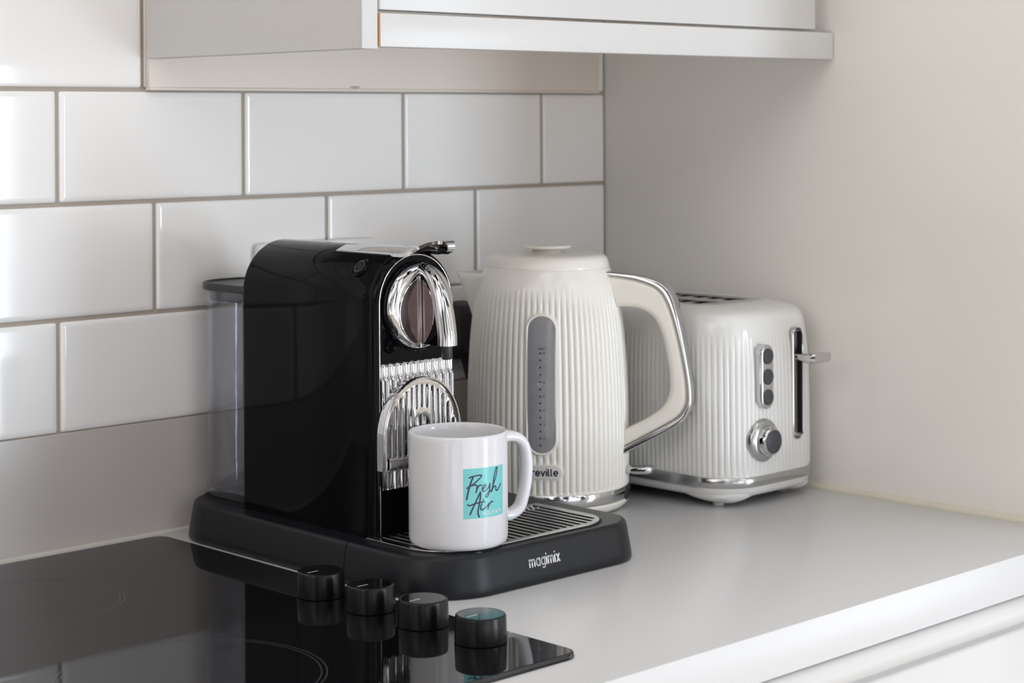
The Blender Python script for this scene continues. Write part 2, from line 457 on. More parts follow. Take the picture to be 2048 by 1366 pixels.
# ------------------------------------------------------------------ hob
hob = thing('induction_hob', 'black glass hob set into the left end of the worktop', 'hob', (-910, -292, 0))
out = rrect(-1204, -619.3, -562.5, -21, 14, 8)
mb = MB()
def hob_ring(z, side, front_):
    return [(x, max(y, -562.5 + front_), z) for x, y in inset(out, side)]
mb.loft([hob_ring(0.2, 0, 0), hob_ring(1.0, 0, 0), hob_ring(1.2, 0.1, 0.1), hob_ring(3.5, 0.4, 1.9), hob_ring(3.85, 0.7, 2.4), hob_ring(4.0, 1.4, 3.2)], True, True, True)
obj('glass_panel', mb, M['hob'], hob)
def ringmark(cx, cy, r, w=0.7, z=4.06):
    n = 128; b = MB()
    b.loft([[(cx + rr * math.cos(2 * PI * k / n), cy + rr * math.sin(2 * PI * k / n), z) for k in range(n)] for rr in (r, r + w)])
    return b
for cx, cy, r in ((-831.4, -155.4, 74.3), (-853.6, -414.2, 93.5), (-1040, -170, 90), (-1050, -430, 72)):
    b = ringmark(cx, cy, r - 0.35, 0.55); q = ringmark(cx, cy, r - 4.2, 0.5)
    b.add(q.v, q.f, 0, False)
    obj('burner_ring', b, M['hobmark'], hob, fixn=False, sharp=0)
for i, ky in enumerate((-302.5, -365.5, -428.0, -492.0)):
    kx = -653.5
    mb = MB().lathe([(17.6, 4.05), (19.4, 4.5), (19.5, 5.2), (18.9, 22.6), (18.6, 23.7), (17.6, 24.3), (17.0, 24.1)], kx, ky, 64)
    k = obj('knob', mb, M['knob'], hob)
    obj('knob_cap', MB().lathe([(16.95, 23.6), (16.95, 24.15), (16.6, 24.3)], kx, ky, 64), M['knobtop'], k)
    m_ = MB().box(kx - 13.5, kx - 3.0, ky - 0.35, ky + 0.35, 24.3, 24.36)
    obj('indicator_line', m_, M['white_mark'], k)

# ------------------------------------------------------------------ wall sockets and plug
def socket(x0, x1, z0, label):
    s = thing('wall_socket', label, 'socket', ((x0 + x1) / 2, -1, z0 + 43))
    me = plate_mesh('face_plate', [rrect(x0, x1, z0, z0 + 86, 6, 6)], 9, 2.5, lambda x, y, z: (x, -5.8 + z, y))
    obj('face_plate', me, M['sock'], s)
    n = max(1, round((x1 - x0) / 86 - 0.2))
    for i in range(n):
        cx = x0 + (x1 - x0) * (i + .5) / n
        b = MB().box(cx - 6, cx + 6, -12.2, -10.2, z0 + 60, z0 + 76, 1, 2)
        obj('rocker_switch', b, M['sock'], s)
    return s
socket(-500, -350, 180, 'white double socket on the tiles, hidden behind the coffee machine but for its top')
socket(-294, -208, 122, 'white single socket behind the kettle and the black plug')
pg = thing('mains_plug', 'black mains plug with a hanging flex on the wall between coffee machine and kettle', 'plug', (-249, -12, 165))
mb = MB()
sec = rrect(-25, 25, -30, 30, 13, 8)
mb.loft([[(-247 + x * k, y, 163 + z * k) for x, z in sec] for k, y in ((1.0, -10.8), (1.0, -22), (.97, -32), (.88, -40), (.7, -43.5))], True, True, True)
obj('plug_body', mb, M['rubber'], pg)
mb = MB().tube([(-240, -28, 138), (-239, -29, 126), (-238.6, -30, 112)], [10, 8.6, 6.0], 16)
obj('strain_relief', mb, M['rubber'], pg)
path = smooth_line([(-238.6, -30, 115), (-238, -31, 95), (-236.5, -34, 70), (-235, -40, 40), (-234, -52, 12), (-240, -66, 4.2)], 6)
obj('flex', MB().tube(path, 4.0, 12), M['rubber'], pg)

# ------------------------------------------------------------------ coffee machine
cm = thing('coffee_machine', 'glossy black pod coffee machine with chrome spout and wide charcoal base', 'coffee machine', (-481, -200, 0))
XL, XR, YB, YF, YS = -607.5, -355, -6, -391, -272
full = rrect(XL, XR, YF, YB, (62, 42, 40, 58), 14)     # ccw: front-left, front-right, back-right, back-left
def split(poly, front):
    out = []
    n = len(poly)
    for i in range(n):
        a, b = poly[i], poly[(i + 1) % n]
        ina = (a[1] <= YS) == front; inb = (b[1] <= YS) == front
        if ina: out.append(a)
        if ina != inb:
            t = (YS - a[1]) / (b[1] - a[1]); out.append((a[0] + (b[0] - a[0]) * t, YS + (-0.45 if front else 0.45)))
    return out
def base_part(front, topz, rec=None):
    rings = []
    for ins, z in ((2.5, 0.6), (0.6, 1.2), (0.0, 2.6), (0.6, 8), (4.6, 30.5), (5.4, 32.6), (6.8, 33.8), (9, 34.1)):
        rings.append([(x, y, z) for x, y in split(inset(full, ins), front)])
    return MB().loft(rings, True, True, True)
obj('base', base_part(False, 34), M['base_grey'], cm, sharp=50)
tray = obj('drip_tray', base_part(True, 34), M['base_grey'], cm, sharp=50)
# drip grid: slotted plate
gx0, gx1, gy0, gy1 = -586, -384, -375, -276
g_out = rrect(gx0, gx1, gy0, gy1, (46, 34, 3, 3), 12)
holes = []
pit = 8.6
def gx_span(x):
    """y-range of the grid outline at this x"""
    ys = []
    n = len(g_out)
    for i in range(n):
        a, b = g_out[i], g_out[(i + 1) % n]
        if (a[0] - x) * (b[0] - x) < 0:
            t = (x - a[0]) / (b[0] - a[0]); ys.append(a[1] + (b[1] - a[1]) * t)
    return min(ys), max(ys)
x = gx0 + 9
while x < gx1 - 8:
    lo, hi = gx_span(x); lo += 6; hi -= 5
    lo2 = max(lo, max(gx_span(x - 1.6)[0], gx_span(x + 1.6)[0]) + 5)
    if hi - lo2 > 8:
        holes.append([(x + px, (lo2 + hi) / 2 + py) for px, py in capsule_pts(4.4, hi - lo2, 4)])
    x += pit
me = plate_mesh('drip_grid', [g_out] + holes, 1.2, 0.25, lambda x, y, z: (x, y, 35.2 + z), 1)
obj('drip_grid', me, M['steel'], cm)
obj('grid_well', plate_mesh('grid_well', [inset(g_out, -2.0)], 0.3, 0, lambda x, y, z: (x, y, 34.3 + z)), M['black_matt'], cm)
mb = MB()
for i in range(9):
    for j in range(3):
        mb.lathe([(1.5, 35.7), (1.3, 36.3), (0.6, 36.6)], gx1 - 16 - i * 5.6 - 2.8 * (j % 2), gy1 - 9 - j * 4.4, 10)
obj('grid_dimples', mb, M['steel'], cm)
# lettering on the tray front
st, wdt = text_strokes('magimix', 0.54)
kx, kz = 35.0 / wdt, 5.5
def frontmap(x, y):
    z = 15.6 + y * kz
    return (-502.6 + x * kx, YF + 0.6 + (z - 8) / 22.5 * 4.0 - 0.12, z)
sm = [[(p[0], p[1]) for p in s] for s in st]
mb = MB()
def fm2(X, Y): return frontmap(X / kx, Y / kz)
strokes_mb([[(p[0] * kx, p[1] * kz) for p in s] for s in sm], 1.42, fm2, 0, mb)
obj('lettering', mb, M['white_mark'], tray, fixn=False, sharp=0)

# body: arch section extruded along Y
XC, HW, ZS = -536.0, 46.0, 231.0
def arch_ring(y, off=0.0, zb=34.2, n=28, xc=XC):
    w = HW - off
    pts = [(xc - w, y, zb + (ZS - zb) * i / 6) for i in range(6)]
    pts += [(xc + w * math.cos(math.radians(180 - 180 * i / n)), y, ZS + w * math.sin(math.radians(180 - 180 * i / n))) for i in range(n + 1)]
    pts += [(xc + w, y, ZS - (ZS - zb) * i / 6) for i in range(1, 7)]
    return pts
mb = MB().loft([arch_ring(y, o) for y, o in ((-96.5, 3.0), (-97.0, 1.0), (-98.2, 0.15), (-100, 0), (-180, 0), (-276.6, 0), (-277.2, 0.5))], True, True, True)
obj('body_shell', mb, M['black_gloss'], cm, sharp=60)
mb = MB().loft([arch_ring(y, o) for y, o in ((-277.2, 0.9), (-278.0, 0.5), (-280.5, 0.9), (-283, 2.2), (-284.8, 3.8), (-285.3, 5.0), (-284.8, 5.6), (-282.0, 5.9))], True, False, False)
obj('front_bezel', mb, M['black_gloss'], cm, sharp=60)
mb = MB().loft([arch_ring(y, o) for y, o in ((-283, 5.2), (-285.6, 5.1), (-285.8, 5.5), (-285.6, 5.9), (-283, 6.0))], True, False, False)
obj('chrome_line', mb, M['chrome'], cm, sharp=60)
mb = MB()
r_ = arch_ring(-283.4, 5.9)
mb.add(r_, [tuple(range(len(r_)))], 0, False)
mb.box(XC - 34, XC + 34, -283.8, -283.3, 182, 182.6)
mb.lathe([(7, 0), (7, 1)], 0, 0, 8) if False else None
obj('face_plate', mb, M['black_gloss'], cm)
# screw recess low left of the ring
mb = MB()
mb.loft([[(XC - 27 + r * math.cos(a), y, 194 + r * math.sin(a)) for a in [2 * PI * k / 20 for k in range(20)]] for r, y in ((5.5, -283.2), (5.5, -285), (4.6, -285.6), (3.8, -284.4))], True, False, True)
obj('face_bump', mb, M['black_gloss'], cm)

# chrome head ring on the face (axis along Y)
HZ = 227.5; HX = -533.5
def yring(cx, cz, r, y, n=64, sx=1.0):
    return [(cx + r * sx * math.cos(2 * PI * k / n), y, cz + r * math.sin(2 * PI * k / n)) for k in range(n)]
mb = MB().loft([yring(HX, HZ, r, y) for r, y in ((38.5, -283), (38.5, -285.6), (37.6, -286.4), (36.8, -286.0))], True, False, False)
obj('ring_surround', mb, M['black_gloss'], cm)
mb = MB().loft([yring(HX, HZ, r, y) for r, y in ((36.8, -284), (36.8, -287.0), (36.2, -289.2), (34.8, -291.0), (32.4, -292.3), (29.0, -293.0), (25.0, -293.2), (20.0, -293.1), (8, -293.0))], True, False, True)
head = obj('head_ring', mb, M['chrome'], cm, sharp=50)
# lens: pointed oval window left half on the disc; the web of the spout carries the other half
LX, LZ0, LZ1 = -538.5, 194.5, 252.0
def lens_half(s, w, n=20):
    """points from bottom to top along the arc bulging to side s"""
    h = (LZ1 - LZ0) / 2; R = (h * h + w * w) / (2 * w); a = math.asin(h / R); zc = (LZ0 + LZ1) / 2
    return [(s * (R * math.cos(t) - (R - w)), zc + R * math.sin(t)) for t in [-a + 2 * a * i / n for i in range(n + 1)]]
def lens_rim(map3, s, w, t, out, mb):
    """raised rim around a half lens; map3(d, z, lift)"""
    A = lens_half(s, w + t); B = lens_half(s, w)
    rings = [[map3(d, z, 0) for d, z in A], [map3(d, z, out) for d, z in A], [map3(d * .5 + e * .5, z * .5 + f * .5, out * 1.35) for (d, z), (e, f) in zip(A, B)], [map3(d, z, out) for d, z in B], [map3(d, z, 0) for d, z in B]]
    mb.loft(rings, False)
disc = lambda d, z, l: (LX + d, -293.2 - l, z)
web = lambda d, z, l: (LX + 1.5 - l, -293.5 - d, z)
mb = MB(); pts = lens_half(-1, 21.5)
mb.add([disc(d, z, 0.5) for d, z in pts], [tuple(range(len(pts)))], 0, False)
obj('lens_window', mb, M['lens'], cm, fixn=True)
mb = MB(); lens_rim(disc, -1, 21.5, 1.5, 0.7, mb)
mb.box(LX - 1.6, LX + 0.8, -295.6, -292.6, LZ0 - 1.5, LZ1 + 1.5, 0.6, 2)
obj('lens_rim', mb, M['chrome'], cm)
# spout: web plate + beak
beak = smooth_line([(-291, 259.5), (-299, 257.0), (-307, 250.0), (-313.5, 240), (-318, 228), (-321, 214), (-322.6, 204), (-322.8, 196.5)], 5)
webpoly = [(-289, 195.4), (-289, 256)] + [(y + 1, z) for y, z in beak[2:]] + [(-318, 196.0)]
mb = MB().loft([[(x, y, z) for y, z in webpoly] for x in (LX + 1.5, LX + 8.5)], True, True, True)
spt = obj('spout_web', mb, M['black_gloss'], cm)
mb = MB(); pts = lens_half(1, 16)
mb.add([web(d, z, 0.3) for d, z in pts], [tuple(range(len(pts)))], 0, False)
obj('lens_window', mb, M['lens'], cm)
mb = MB(); lens_rim(web, 1, 16, 1.0, 0.5, mb)
obj('lens_rim', mb, M['chrome'], cm)
mb = MB(); rings = []
nb = len(beak)
for i, (y, z) in enumerate(beak):
    a = beak[max(i - 1, 0)]; b = beak[min(i + 1, nb - 1)]
    ty, tz = b[0] - a[0], b[1] - a[1]; L = math.hypot(ty, tz); ty /= L; tz /= L
    ny, nz = tz, -ty                           # towards the viewer side (outwards)
    if ny > 0: ny, nz = -ny, -nz
    t = i / (nb - 1)
    hw = 5.0 + 3.6 * min(1, t * 1.6); th = 5.5 + 2.4 * min(1, t * 1.6)
    ring = []
    for k in range(24):
        a_ = 2 * PI * k / 24
        ring.append((LX + 5 + hw * math.cos(a_), y + ny * th * math.sin(a_), z + nz * th * math.sin(a_)))
    rings.append(ring)
mb.loft(rings, True, True, True)
obj('spout', mb, M['chrome'], cm, sharp=60)
mb = MB().lathe([(4.6, 197.5), (4.6, 186.0), (3.9, 184.8), (3.0, 184.8)], LX + 5, -322.0, 24)
obj('nozzle', mb, M['black_satin'], cm)

# ribbed chrome panel
mb = MB(); x0, x1, zt, zb = -576.5, -495.5, 180.5, 74.0
N = 10 * 12; rows = []
def ribx(i):
    x = x0 + (x1 - x0) * i / N
    return x, abs(math.cos(PI * (x - x0) / 8.1)) ** 0.7
levels = [(zb, 1.0, 0.0), (zb + 1, 1.0, 3.4), (zt - 14, 1.0, 3.4), (zt - 12.5, 0.8, 3.0), (zt - 9.5, 0.8, 1.9), (zt - 3, .8, 1.9), (zt - 1, .8, 1.4), (zt, .8, 0.0)]
for z, k, d in levels:
    rows.append([(ribx(i)[0], -283.6 - 1.25 * d * (0.06 + 0.94 * ribx(i)[1] * k), z) for i in range(N + 1)])
mb.loft(rows, False)
obj('ribbed_panel', mb, M['chrome'], cm, sharp=50)

# folded cup tray standing in front of the panel
TX = -539.0; TW = 42.5; TZ0, TZ1 = 92.5, 168.5
def tray_outline(ins):
    w = TW - ins; zc = 118.5; h = TZ1 - ins - zc
    return [(w, TZ0 + ins - zc), ] + [(w * math.cos(math.radians(a)), h * math.sin(math.radians(a))) for a in range(0, 181, 5)] + [(-w, TZ0 + ins - zc)]
outl = tray_outline(0)
holes = []
for k in range(-6, 7):
    x = k * 5.9 + 0.2
    w = TW - 5.5
    top = math.sqrt(max(0, 1 - (x / w) ** 2)) * (TZ1 - 5.5 - 118.5) - 1.0
    lo = TZ0 + 7 - 118.5 + 3
    if abs(x) < 11.5:
        lo = 15.5 + math.sqrt(max(0, 11.5 ** 2 - x * x)) * 0.72
    if top - lo > 6: holes.append([(x + px, (top + lo) / 2 + py) for px, py in capsule_pts(2.9, top - lo, 5)])
holes.append([(8.8 * math.cos(math.radians(a)), 8 + 9.5 * math.sin(math.radians(a))) for a in range(0, 181, 12)] + [(-8.8, -14), (8.8, -14)])
ct = obj('cup_tray', plate_mesh('cup_tray', [outl] + holes, 2.2, 0.7, lambda x, y, z: (TX + x, -295.0 + z, 118.5 + y)), M['chrome'], cm)
ia = tray_outline(2.0); ib = outl
mb = MB().loft([[(TX + x, yy, 118.5 + z) for x, z in pl_] for pl_, yy in ((ib, -287.4), (ib, -298.2), (tray_outline(.5), -298.9), (tray_outline(1.5), -298.9), (ia, -298.2), (ia, -287.4))], True, loop=True)
obj('tray_rim', mb, M['chrome'], ct, sharp=40)
mb = MB().tube([(TX - TW + 4, -296.5, 98.5), (TX + TW - 4, -296.5, 98.5)], 4.4, 20)
mb.tube([(TX - TW + 3, -296.5, 98.5), (TX - TW + 12, -296.5, 98.5)], 5.4, 20)
mb.tube([(TX + TW - 12, -296.5, 98.5), (TX + TW - 3, -296.5, 98.5)], 5.4, 20)
obj('tray_hinge', mb, M['chrome'], ct)
for s in (-1, 1):
    x = TX + s * 36.0
    obj('tray_foot', MB().tube([(x, -291, 98), (x, -291, 79.5), (x, -291, 77.5)], [4.0, 3.6, 2.6], 16), M['chrome'], ct)

# lever on the top
def archtop(x, off=0.0): return ZS + math.sqrt(max(0, (HW + off) ** 2 - (x - XC) ** 2))
lev = [(-203.0, 0.6, 21.2, 0), (-205, 1.5, 21.5, 0), (-240, 1.6, 21.5, 0), (-278, 1.6, 21.5, 0), (-290, 1.2, 21.2, .1), (-297, 1.4, 20.2, .25), (-303, 3.6, 18.6, .5), (-309, 7.0, 16.2, .75), (-315, 9.6, 13.4, .9), (-320.5, 11.2, 10.4, 1), (-325, 11.6, 7.8, 1), (-329, 10.6, 5.6, 1), (-331.5, 8.0, 4.2, 1), (-332, 5.0, 3.6, 1), (-330, 2.6, 3.2, 1)]
mb = MB(); rings = []
for i, (y, dz, hw, t) in enumerate(lev):
    row = []
    for k in range(17):
        x = XC + hw * (-1 + 2 * k / 16)
        zz = archtop(x) * (1 - t) + t * 273.4
        row.append((x, y, zz + dz))
    rings.append(row)
und = [[(x, y + (1.4 if i > 10 else 0), z - (2.8 if i < 11 else (1.8 if i < 12 else 0.4))) for x, y, z in r] for i, r in enumerate(rings)]
loopr = []
for top, bot in zip(rings, und):
    loopr.append(top + list(reversed(bot)))
mb.loft(loopr, True, True, True)
lv = obj('lever', mb, M['chrome'], cm, sharp=35)
mb = MB().tube([(XC - 6.3, -323.0, 277.2), (XC - 5.8, -323.0, 277.2), (XC, -326.0, 277.0), (XC + 5.8, -323.0, 277.2), (XC + 6.3, -323.0, 277.2)], [2.2, 3.2, 3.6, 3.2, 2.2], 20)
obj('lever_lip', mb, M['black_gloss'], lv)
# dark slot round the rear end of the lever
mb = MB()
rows = []
for y, o_ in ((-200.2, .25), (-204.5, .3)):
    rows.append([(XC + 23.5 * (-1 + 2 * k / 16), y, archtop(XC + 23.5 * (-1 + 2 * k / 16), o_)) for k in range(17)])
mb.loft(rows, False)
for s in (-1, 1):
    xs = [XC + s * 21.2, XC + s * 23.4]
    mb.loft([[(x, y, archtop(x, .3)) for x in xs] for y in (-204, -240, -277)], False)
obj('lever_gap', mb, M['black_matt'], cm)
# power button on the shoulder (axis along the arch normal)
ang = math.radians(-50.3); nrm = Vector((math.sin(ang), 0, math.cos(ang))); pc = Vector((XC, -255.7, ZS)) + nrm * HW
ux = Vector((0, 1, 0)); uy = nrm.cross(ux)
def bring(r, h): return [tuple(pc + nrm * h + (ux * math.cos(2 * PI * k / 32) + uy * math.sin(2 * PI * k / 32)) * r) for k in range(32)]
pb = obj('power_button', MB().loft([bring(9.0, -1.2), bring(9.0, 0.9), bring(8.2, 1.8), bring(7.2, 1.4), bring(6.6, 2.2), bring(5.0, 2.6)], True, False, True), M['black_gloss'], cm)
mb = MB().loft([bring(5.2, 2.75), bring(5.7, 2.6)], True)
mb.loft([bring(1.2, 2.7), bring(1.5, 2.7)], True)
obj('button_mark', mb, M['hobmark'], pb, fixn=False, sharp=0)

# water tank behind the body
def tank_ring(z, ins):
    return [(x, y, z) for x, y in inset(rrect(XC - 42, XC + 42, -94.5, -8, (6, 6, 36, 36), 14), ins)]
mb = MB().loft([tank_ring(z, i) for z, i in ((36.5, 3.0), (38, 1.2), (42, 0.4), (228, 0.0), (228, 2.0), (44, 2.6), (42.5, 4.5), (41, 20))], True, True, True)
wtank = obj('water_tank', mb, M['clear'], cm, sharp=60)
mb = MB().loft([tank_ring(z, i) for z, i in ((39.0, 1.0), (43.5, 0.1), (44.5, -0.1), (45.2, 0.5))], True)
obj('tank_foot_rim', mb, M['clear'], wtank, sharp=60)
mb = MB().loft([tank_ring(z, i) for z, i in ((219, 3.2), (228.2, 3.0), (228.4, -1.6), (229.5, -2.6), (234.0, -2.6), (235.4, -1.6), (235.6, 0.5), (234.0, 1.6), (234.0, 8))], True, True, True)
obj('tank_lid', mb, M['black_satin'], wtank, sharp=40)
# dark moat around tank and body foot
mb = MB()
mb.add([(x, y, 34.35) for x, y in rrect(XC - 45, XC + 45, -96, -6, (6, 6, 39, 39), 12)], [tuple(range(52))], 0, False)
obj('tank_seat', mb, M['black_matt'], cm)

# ------------------------------------------------------------------ mug
MX, MY, MZ, MR = -540.8, -343.3, 35.85, 41.3
mug = thing('mug', 'white mug with teal printed square standing on the drip grid', 'mug', (MX, MY, MZ))
prof = [(36.0, .0), (37.8, .2), (39.8, 1.4), (40.8, 3.6), (MR, 7), (MR, 50), (MR, 88), (41.2, 91.0), (40.7, 92.4), (39.8, 92.9), (38.9, 92.4), (38.3, 91), (38.0, 86), (38.0, 12), (36.5, 8), (33, 6)]
obj('mug_body', MB().lathe([(r, z + MZ) for r, z in prof], MX, MY, 96), M['mug'], mug, sharp=60)
ha = math.radians(-14); hd = Vector((math.cos(ha), math.sin(ha), 0)); hs = Vector((-hd.y, hd.x, 0))
hp = smooth_line([(39.5, 83.5), (48, 83.8), (57, 81.2), (63.0, 74.2), (65.6, 62), (65.2, 47), (62, 32), (57.5, 22), (48, 17.5), (39.5, 18.5)], 5)
rings = []
for i, (r, z) in enumerate(hp):
    a = hp[max(i - 1, 0)]; b = hp[min(i + 1, len(hp) - 1)]
    t = Vector((b[0] - a[0], b[1] - a[1])).normalized(); n2 = Vector((-t.y, t.x))
    e = abs(i / (len(hp) - 1) - .5) * 2; wk = 6.6 + 1.6 * e ** 3; tk = 4.3 + 1.4 * e ** 4
    ring = []
    for k in range(20):
        a_ = 2 * PI * k / 20
        ca, sa = math.cos(a_), math.sin(a_)
        ex = lambda v: math.copysign(abs(v) ** 0.8, v)
        rr = r + n2.x * tk * ex(sa); zz = z + n2.y * tk * ex(sa)
        p = Vector((MX, MY, MZ + zz)) + hd * rr + hs * wk * ex(ca)
        ring.append(tuple(p))
    rings.append(ring)
obj('mug_handle', MB().loft(rings, True, True, True), M['mug'], mug, sharp=60)
def onmug(a, z, off=0.0):
    t = math.radians(a); return (MX + (MR + off) * math.cos(t), MY + (MR + off) * math.sin(t), z)
n = 40; zs = [62.9 + (103.5 - 62.9) * i / 4 for i in range(5)]
mb = MB().loft([[onmug(-126.3 + 56.3 * k / n, z, 0.12) for k in range(n + 1)] for z in zs], False)
sq = obj('printed_square', mb, M['teal'], mug, fixn=False)
sq['label'] = 'teal square print'
SCRIPT = [[(-119.7, 96.2), (-115.5, 97.2), (-109.9, 97.7), (-105.6, 97.8), (-104.6, 97.3), (-106.3, 95.7), (-109.9, 93.5), (-113.5, 91.6), (-117.2, 89.8)],
 [(-122.1, 87.8), (-119.9, 89.0), (-116.9, 89.9), (-112.8, 90.2)], [(-115.3, 96.5), (-117.6, 92.3), (-120.2, 86.7), (-121.9, 81.5), (-122.6, 78.9)],
 [(-111.9, 90.2), (-110.4, 89.3), (-110.7, 86.7), (-111.7, 84.0)], [(-111.1, 85.8), (-109.4, 88.0), (-107.1, 89.7), (-105.2, 89.5)],
 [(-104.0, 86.3), (-100.8, 87.2), (-99.0, 88.7), (-100.5, 89.8), (-102.8, 88.5), (-104.0, 85.9), (-102.3, 84.4), (-98.0, 85.3), (-94.9, 87.6), (-93.2, 90.0)],
 [(-93.2, 90.0), (-93.7, 86.8), (-94.6, 83.3), (-96.5, 80.1), (-98.5, 79.2), (-99.4, 80.4), (-97.4, 82.3), (-93.9, 83.7), (-91.3, 84.1)],
 [(-91.2, 83.1), (-89.1, 88.3), (-87.1, 95.2), (-84.8, 100.2), (-83.2, 102.2), (-81.9, 101.6), (-82.8, 97.6), (-85.5, 92.7), (-88.8, 88.0), (-90.8, 84.0), (-88.4, 86.3), (-85.6, 87.3), (-84.3, 86.1), (-84.4, 84.1), (-82.6, 83.3), (-79.6, 84.7), (-75.5, 88.0)],
 [(-118.8, 66.5), (-115.7, 71.3), (-111.5, 77.2), (-107.3, 82.8), (-106.4, 83.9), (-106.3, 80.2), (-108.1, 73.2), (-109.4, 69.0), (-109.1, 65.8), (-107.9, 64.1)],
 [(-121.7, 74.5), (-119.2, 73.8), (-112.9, 75.0), (-105.8, 75.8), (-100.5, 75.8)],
 [(-104.5, 74.5), (-105.8, 72.5), (-106.0, 70.3), (-104.2, 69.5), (-100.5, 70.7), (-96.7, 72.5)], [(-102.8, 77.6), (-102.5, 77.4)],
 [(-96.7, 72.5), (-95.7, 73.9), (-95.2, 72.9), (-96.1, 70.8), (-96.6, 69.5)], [(-96.1, 70.8), (-94.2, 73.4), (-91.6, 74.9), (-89.3, 74.9)]]
DEG = MR * PI / 180
mfn = lambda x, y: onmug(x / DEG, y, 0.24)
heavy = {0: .95, 2: 1.25, 8: 1.15}
mb = MB()
for i, s in enumerate(SCRIPT):
    strokes_mb([smooth_line([(a * DEG, z) for a, z in s], 5)], heavy.get(i, 1.0) * 1.15, mfn, 0, mb)
obj('lettering', mb, M['navy'], sq, fixn=False, sharp=0)['label'] = 'navy handwritten words Fresh Air'
st, wdt = text_strokes('HOLIDAYS', 0.62)
k = (27.9 * DEG) / wdt
mb = strokes_mb([[(-103.0 * DEG + p[0] * k, 65.2 + p[1] * 2.7) for p in s] for s in st], 0.42, mfn)
obj('lettering', mb, M['white_mark'], sq, fixn=False, sharp=0)['label'] = 'small white capitals HOLIDAYS'

# ------------------------------------------------------------------ kettle
KX, KY = -258.7, -165.3
ket = thing('kettle', 'cream ribbed jug kettle with chrome trimmed handle and grey water window', 'kettle', (KX, KY, 0))
KP = [(24.0, 80.6), (40, 80.9), (60, 81.1), (80, 81.2), (100, 81.0), (120, 80.4), (140, 79.4), (160, 78.2), (176, 76.9), (190, 75.3), (200, 73.9), (210, 72.2), (220, 69.9), (230, 66.6), (236, 64.0), (240, 62.2)]
def kr(z):
    if z <= KP[0][0]: return KP[0][1]
    for (a, ra), (b, rb) in zip(KP, KP[1:]):
        if z <= b: return ra + (rb - ra) * (z - a) / (b - a)
    return KP[-1][1]
TH_W = math.radians(-139.3)
NR = 78; NS = 8
WZ, WH, WW = 131.0, 131.0, 26.5         # window centre, height, width
BZ, BH, BW = 47.0, 14.5, 40.0           # badge
def caps_d(s, z, w, h, vertical=True):
    """signed distance to a capsule"""
    r = (w if vertical else h) / 2
    if vertical: dz = max(0, abs(z) - (h / 2 - r)); return math.hypot(s, dz) - r
    ds = max(0, abs(s) - (w / 2 - r)); return math.hypot(ds, z) - r
def ks(theta, z):
    d = (theta - TH_W + PI) % (2 * PI) - PI
    return d * kr(z)
def krib(theta, z):
    a = 1.75
    if z > 196: a *= max(0, 1 - (z - 196) / 26) ** 0.8
    if z < 27: a *= max(0, (z - 24) / 3)
    s = ks(theta, z)
    d = min(caps_d(s, z - WZ, WW + 5, WH + 5), caps_d(s, z - BZ, BW, BH, False))
    u = (theta / (2 * PI) * NR) % 1.0
    w = abs(math.sin(PI * u)) ** 0.62
    if d < 0: w = 1.0
    elif d < 1.5: w = 1 - (1 - w) * d / 1.5
    return kr(z) - a * (1 - w)
zz = [24.0, 24.6, 25.5, 27] + [28 + i * 2.4 for i in range(88)]
zz = [z for z in zz if z < 238.5] + [238.5, 239.6, 240.0]
rings = []
for z in zz:
    dr = 0 if z < 239 else (0.4 if z < 239.9 else 1.2)
    rings.append([(KX + (krib(t, z) - dr) * math.cos(t), KY + (krib(t, z) - dr) * math.sin(t), z) for t in [2 * PI * k / (NR * NS) for k in range(NR * NS)]])
mb = MB().loft(rings, True, True, True)
obj('kettle_body', mb, M['cream'], ket, sharp=70)
prof = [(62.0, 238.5), (62.4, 240.6), (62.0, 241.6), (61.4, 244), (60.2, 247.4), (57.8, 250.2), (54.6, 251.8), (50, 252.3), (30, 252.8), (5, 253)]
lid = obj('lid', MB().lathe(prof, KX, KY, 96), M['creamp'], ket, sharp=60)
prof = [(14.5, 252.6), (14.5, 255.2), (15.2, 256.0), (22, 256.8), (24.0, 257.8), (24.3, 258.9), (23.6, 259.9), (21, 260.4), (5, 260.7)]
obj('lid_knob', MB().lathe(prof, KX, KY, 64), M['creamp'], lid, sharp=60)
# spout
sa = math.radians(-47 + 180); sd = Vector((math.cos(sa), math.sin(sa), 0)); sn = Vector((-sd.y, sd.x, 0))
rings = []
for z, tip, hw in ((186, 74.5, 2.0), (196, 77.5, 6.5), (206, 81.0, 11), (216, 84.8, 15.5), (226, 88.6, 20), (233, 91.2, 23)):
    base = kr(z) - 6; row = []
    for k in range(25):
        u = -1 + 2 * k / 24
        prof_ = (1 - abs(u) ** 1.35)
        row.append(tuple(Vector((KX, KY, z)) + sd * (base - 6 * abs(u) ** 2 + (tip - base + 2 * abs(u)) * prof_) + sn * (u * (hw + 6))))
    rings.append(row)
mb = MB().loft(rings, False)
inner = [[tuple(Vector(p) - sd * (2.0)) for p in r] for r in rings]
mb.loft([rings[-1], [tuple(Vector(p) + Vector((0, 0, 0.6)) - sd * 0.8) for p in rings[-1]], inner[-1], inner[0]], False)
obj('kettle_spout', mb, M['creamp'], ket, sharp=60)
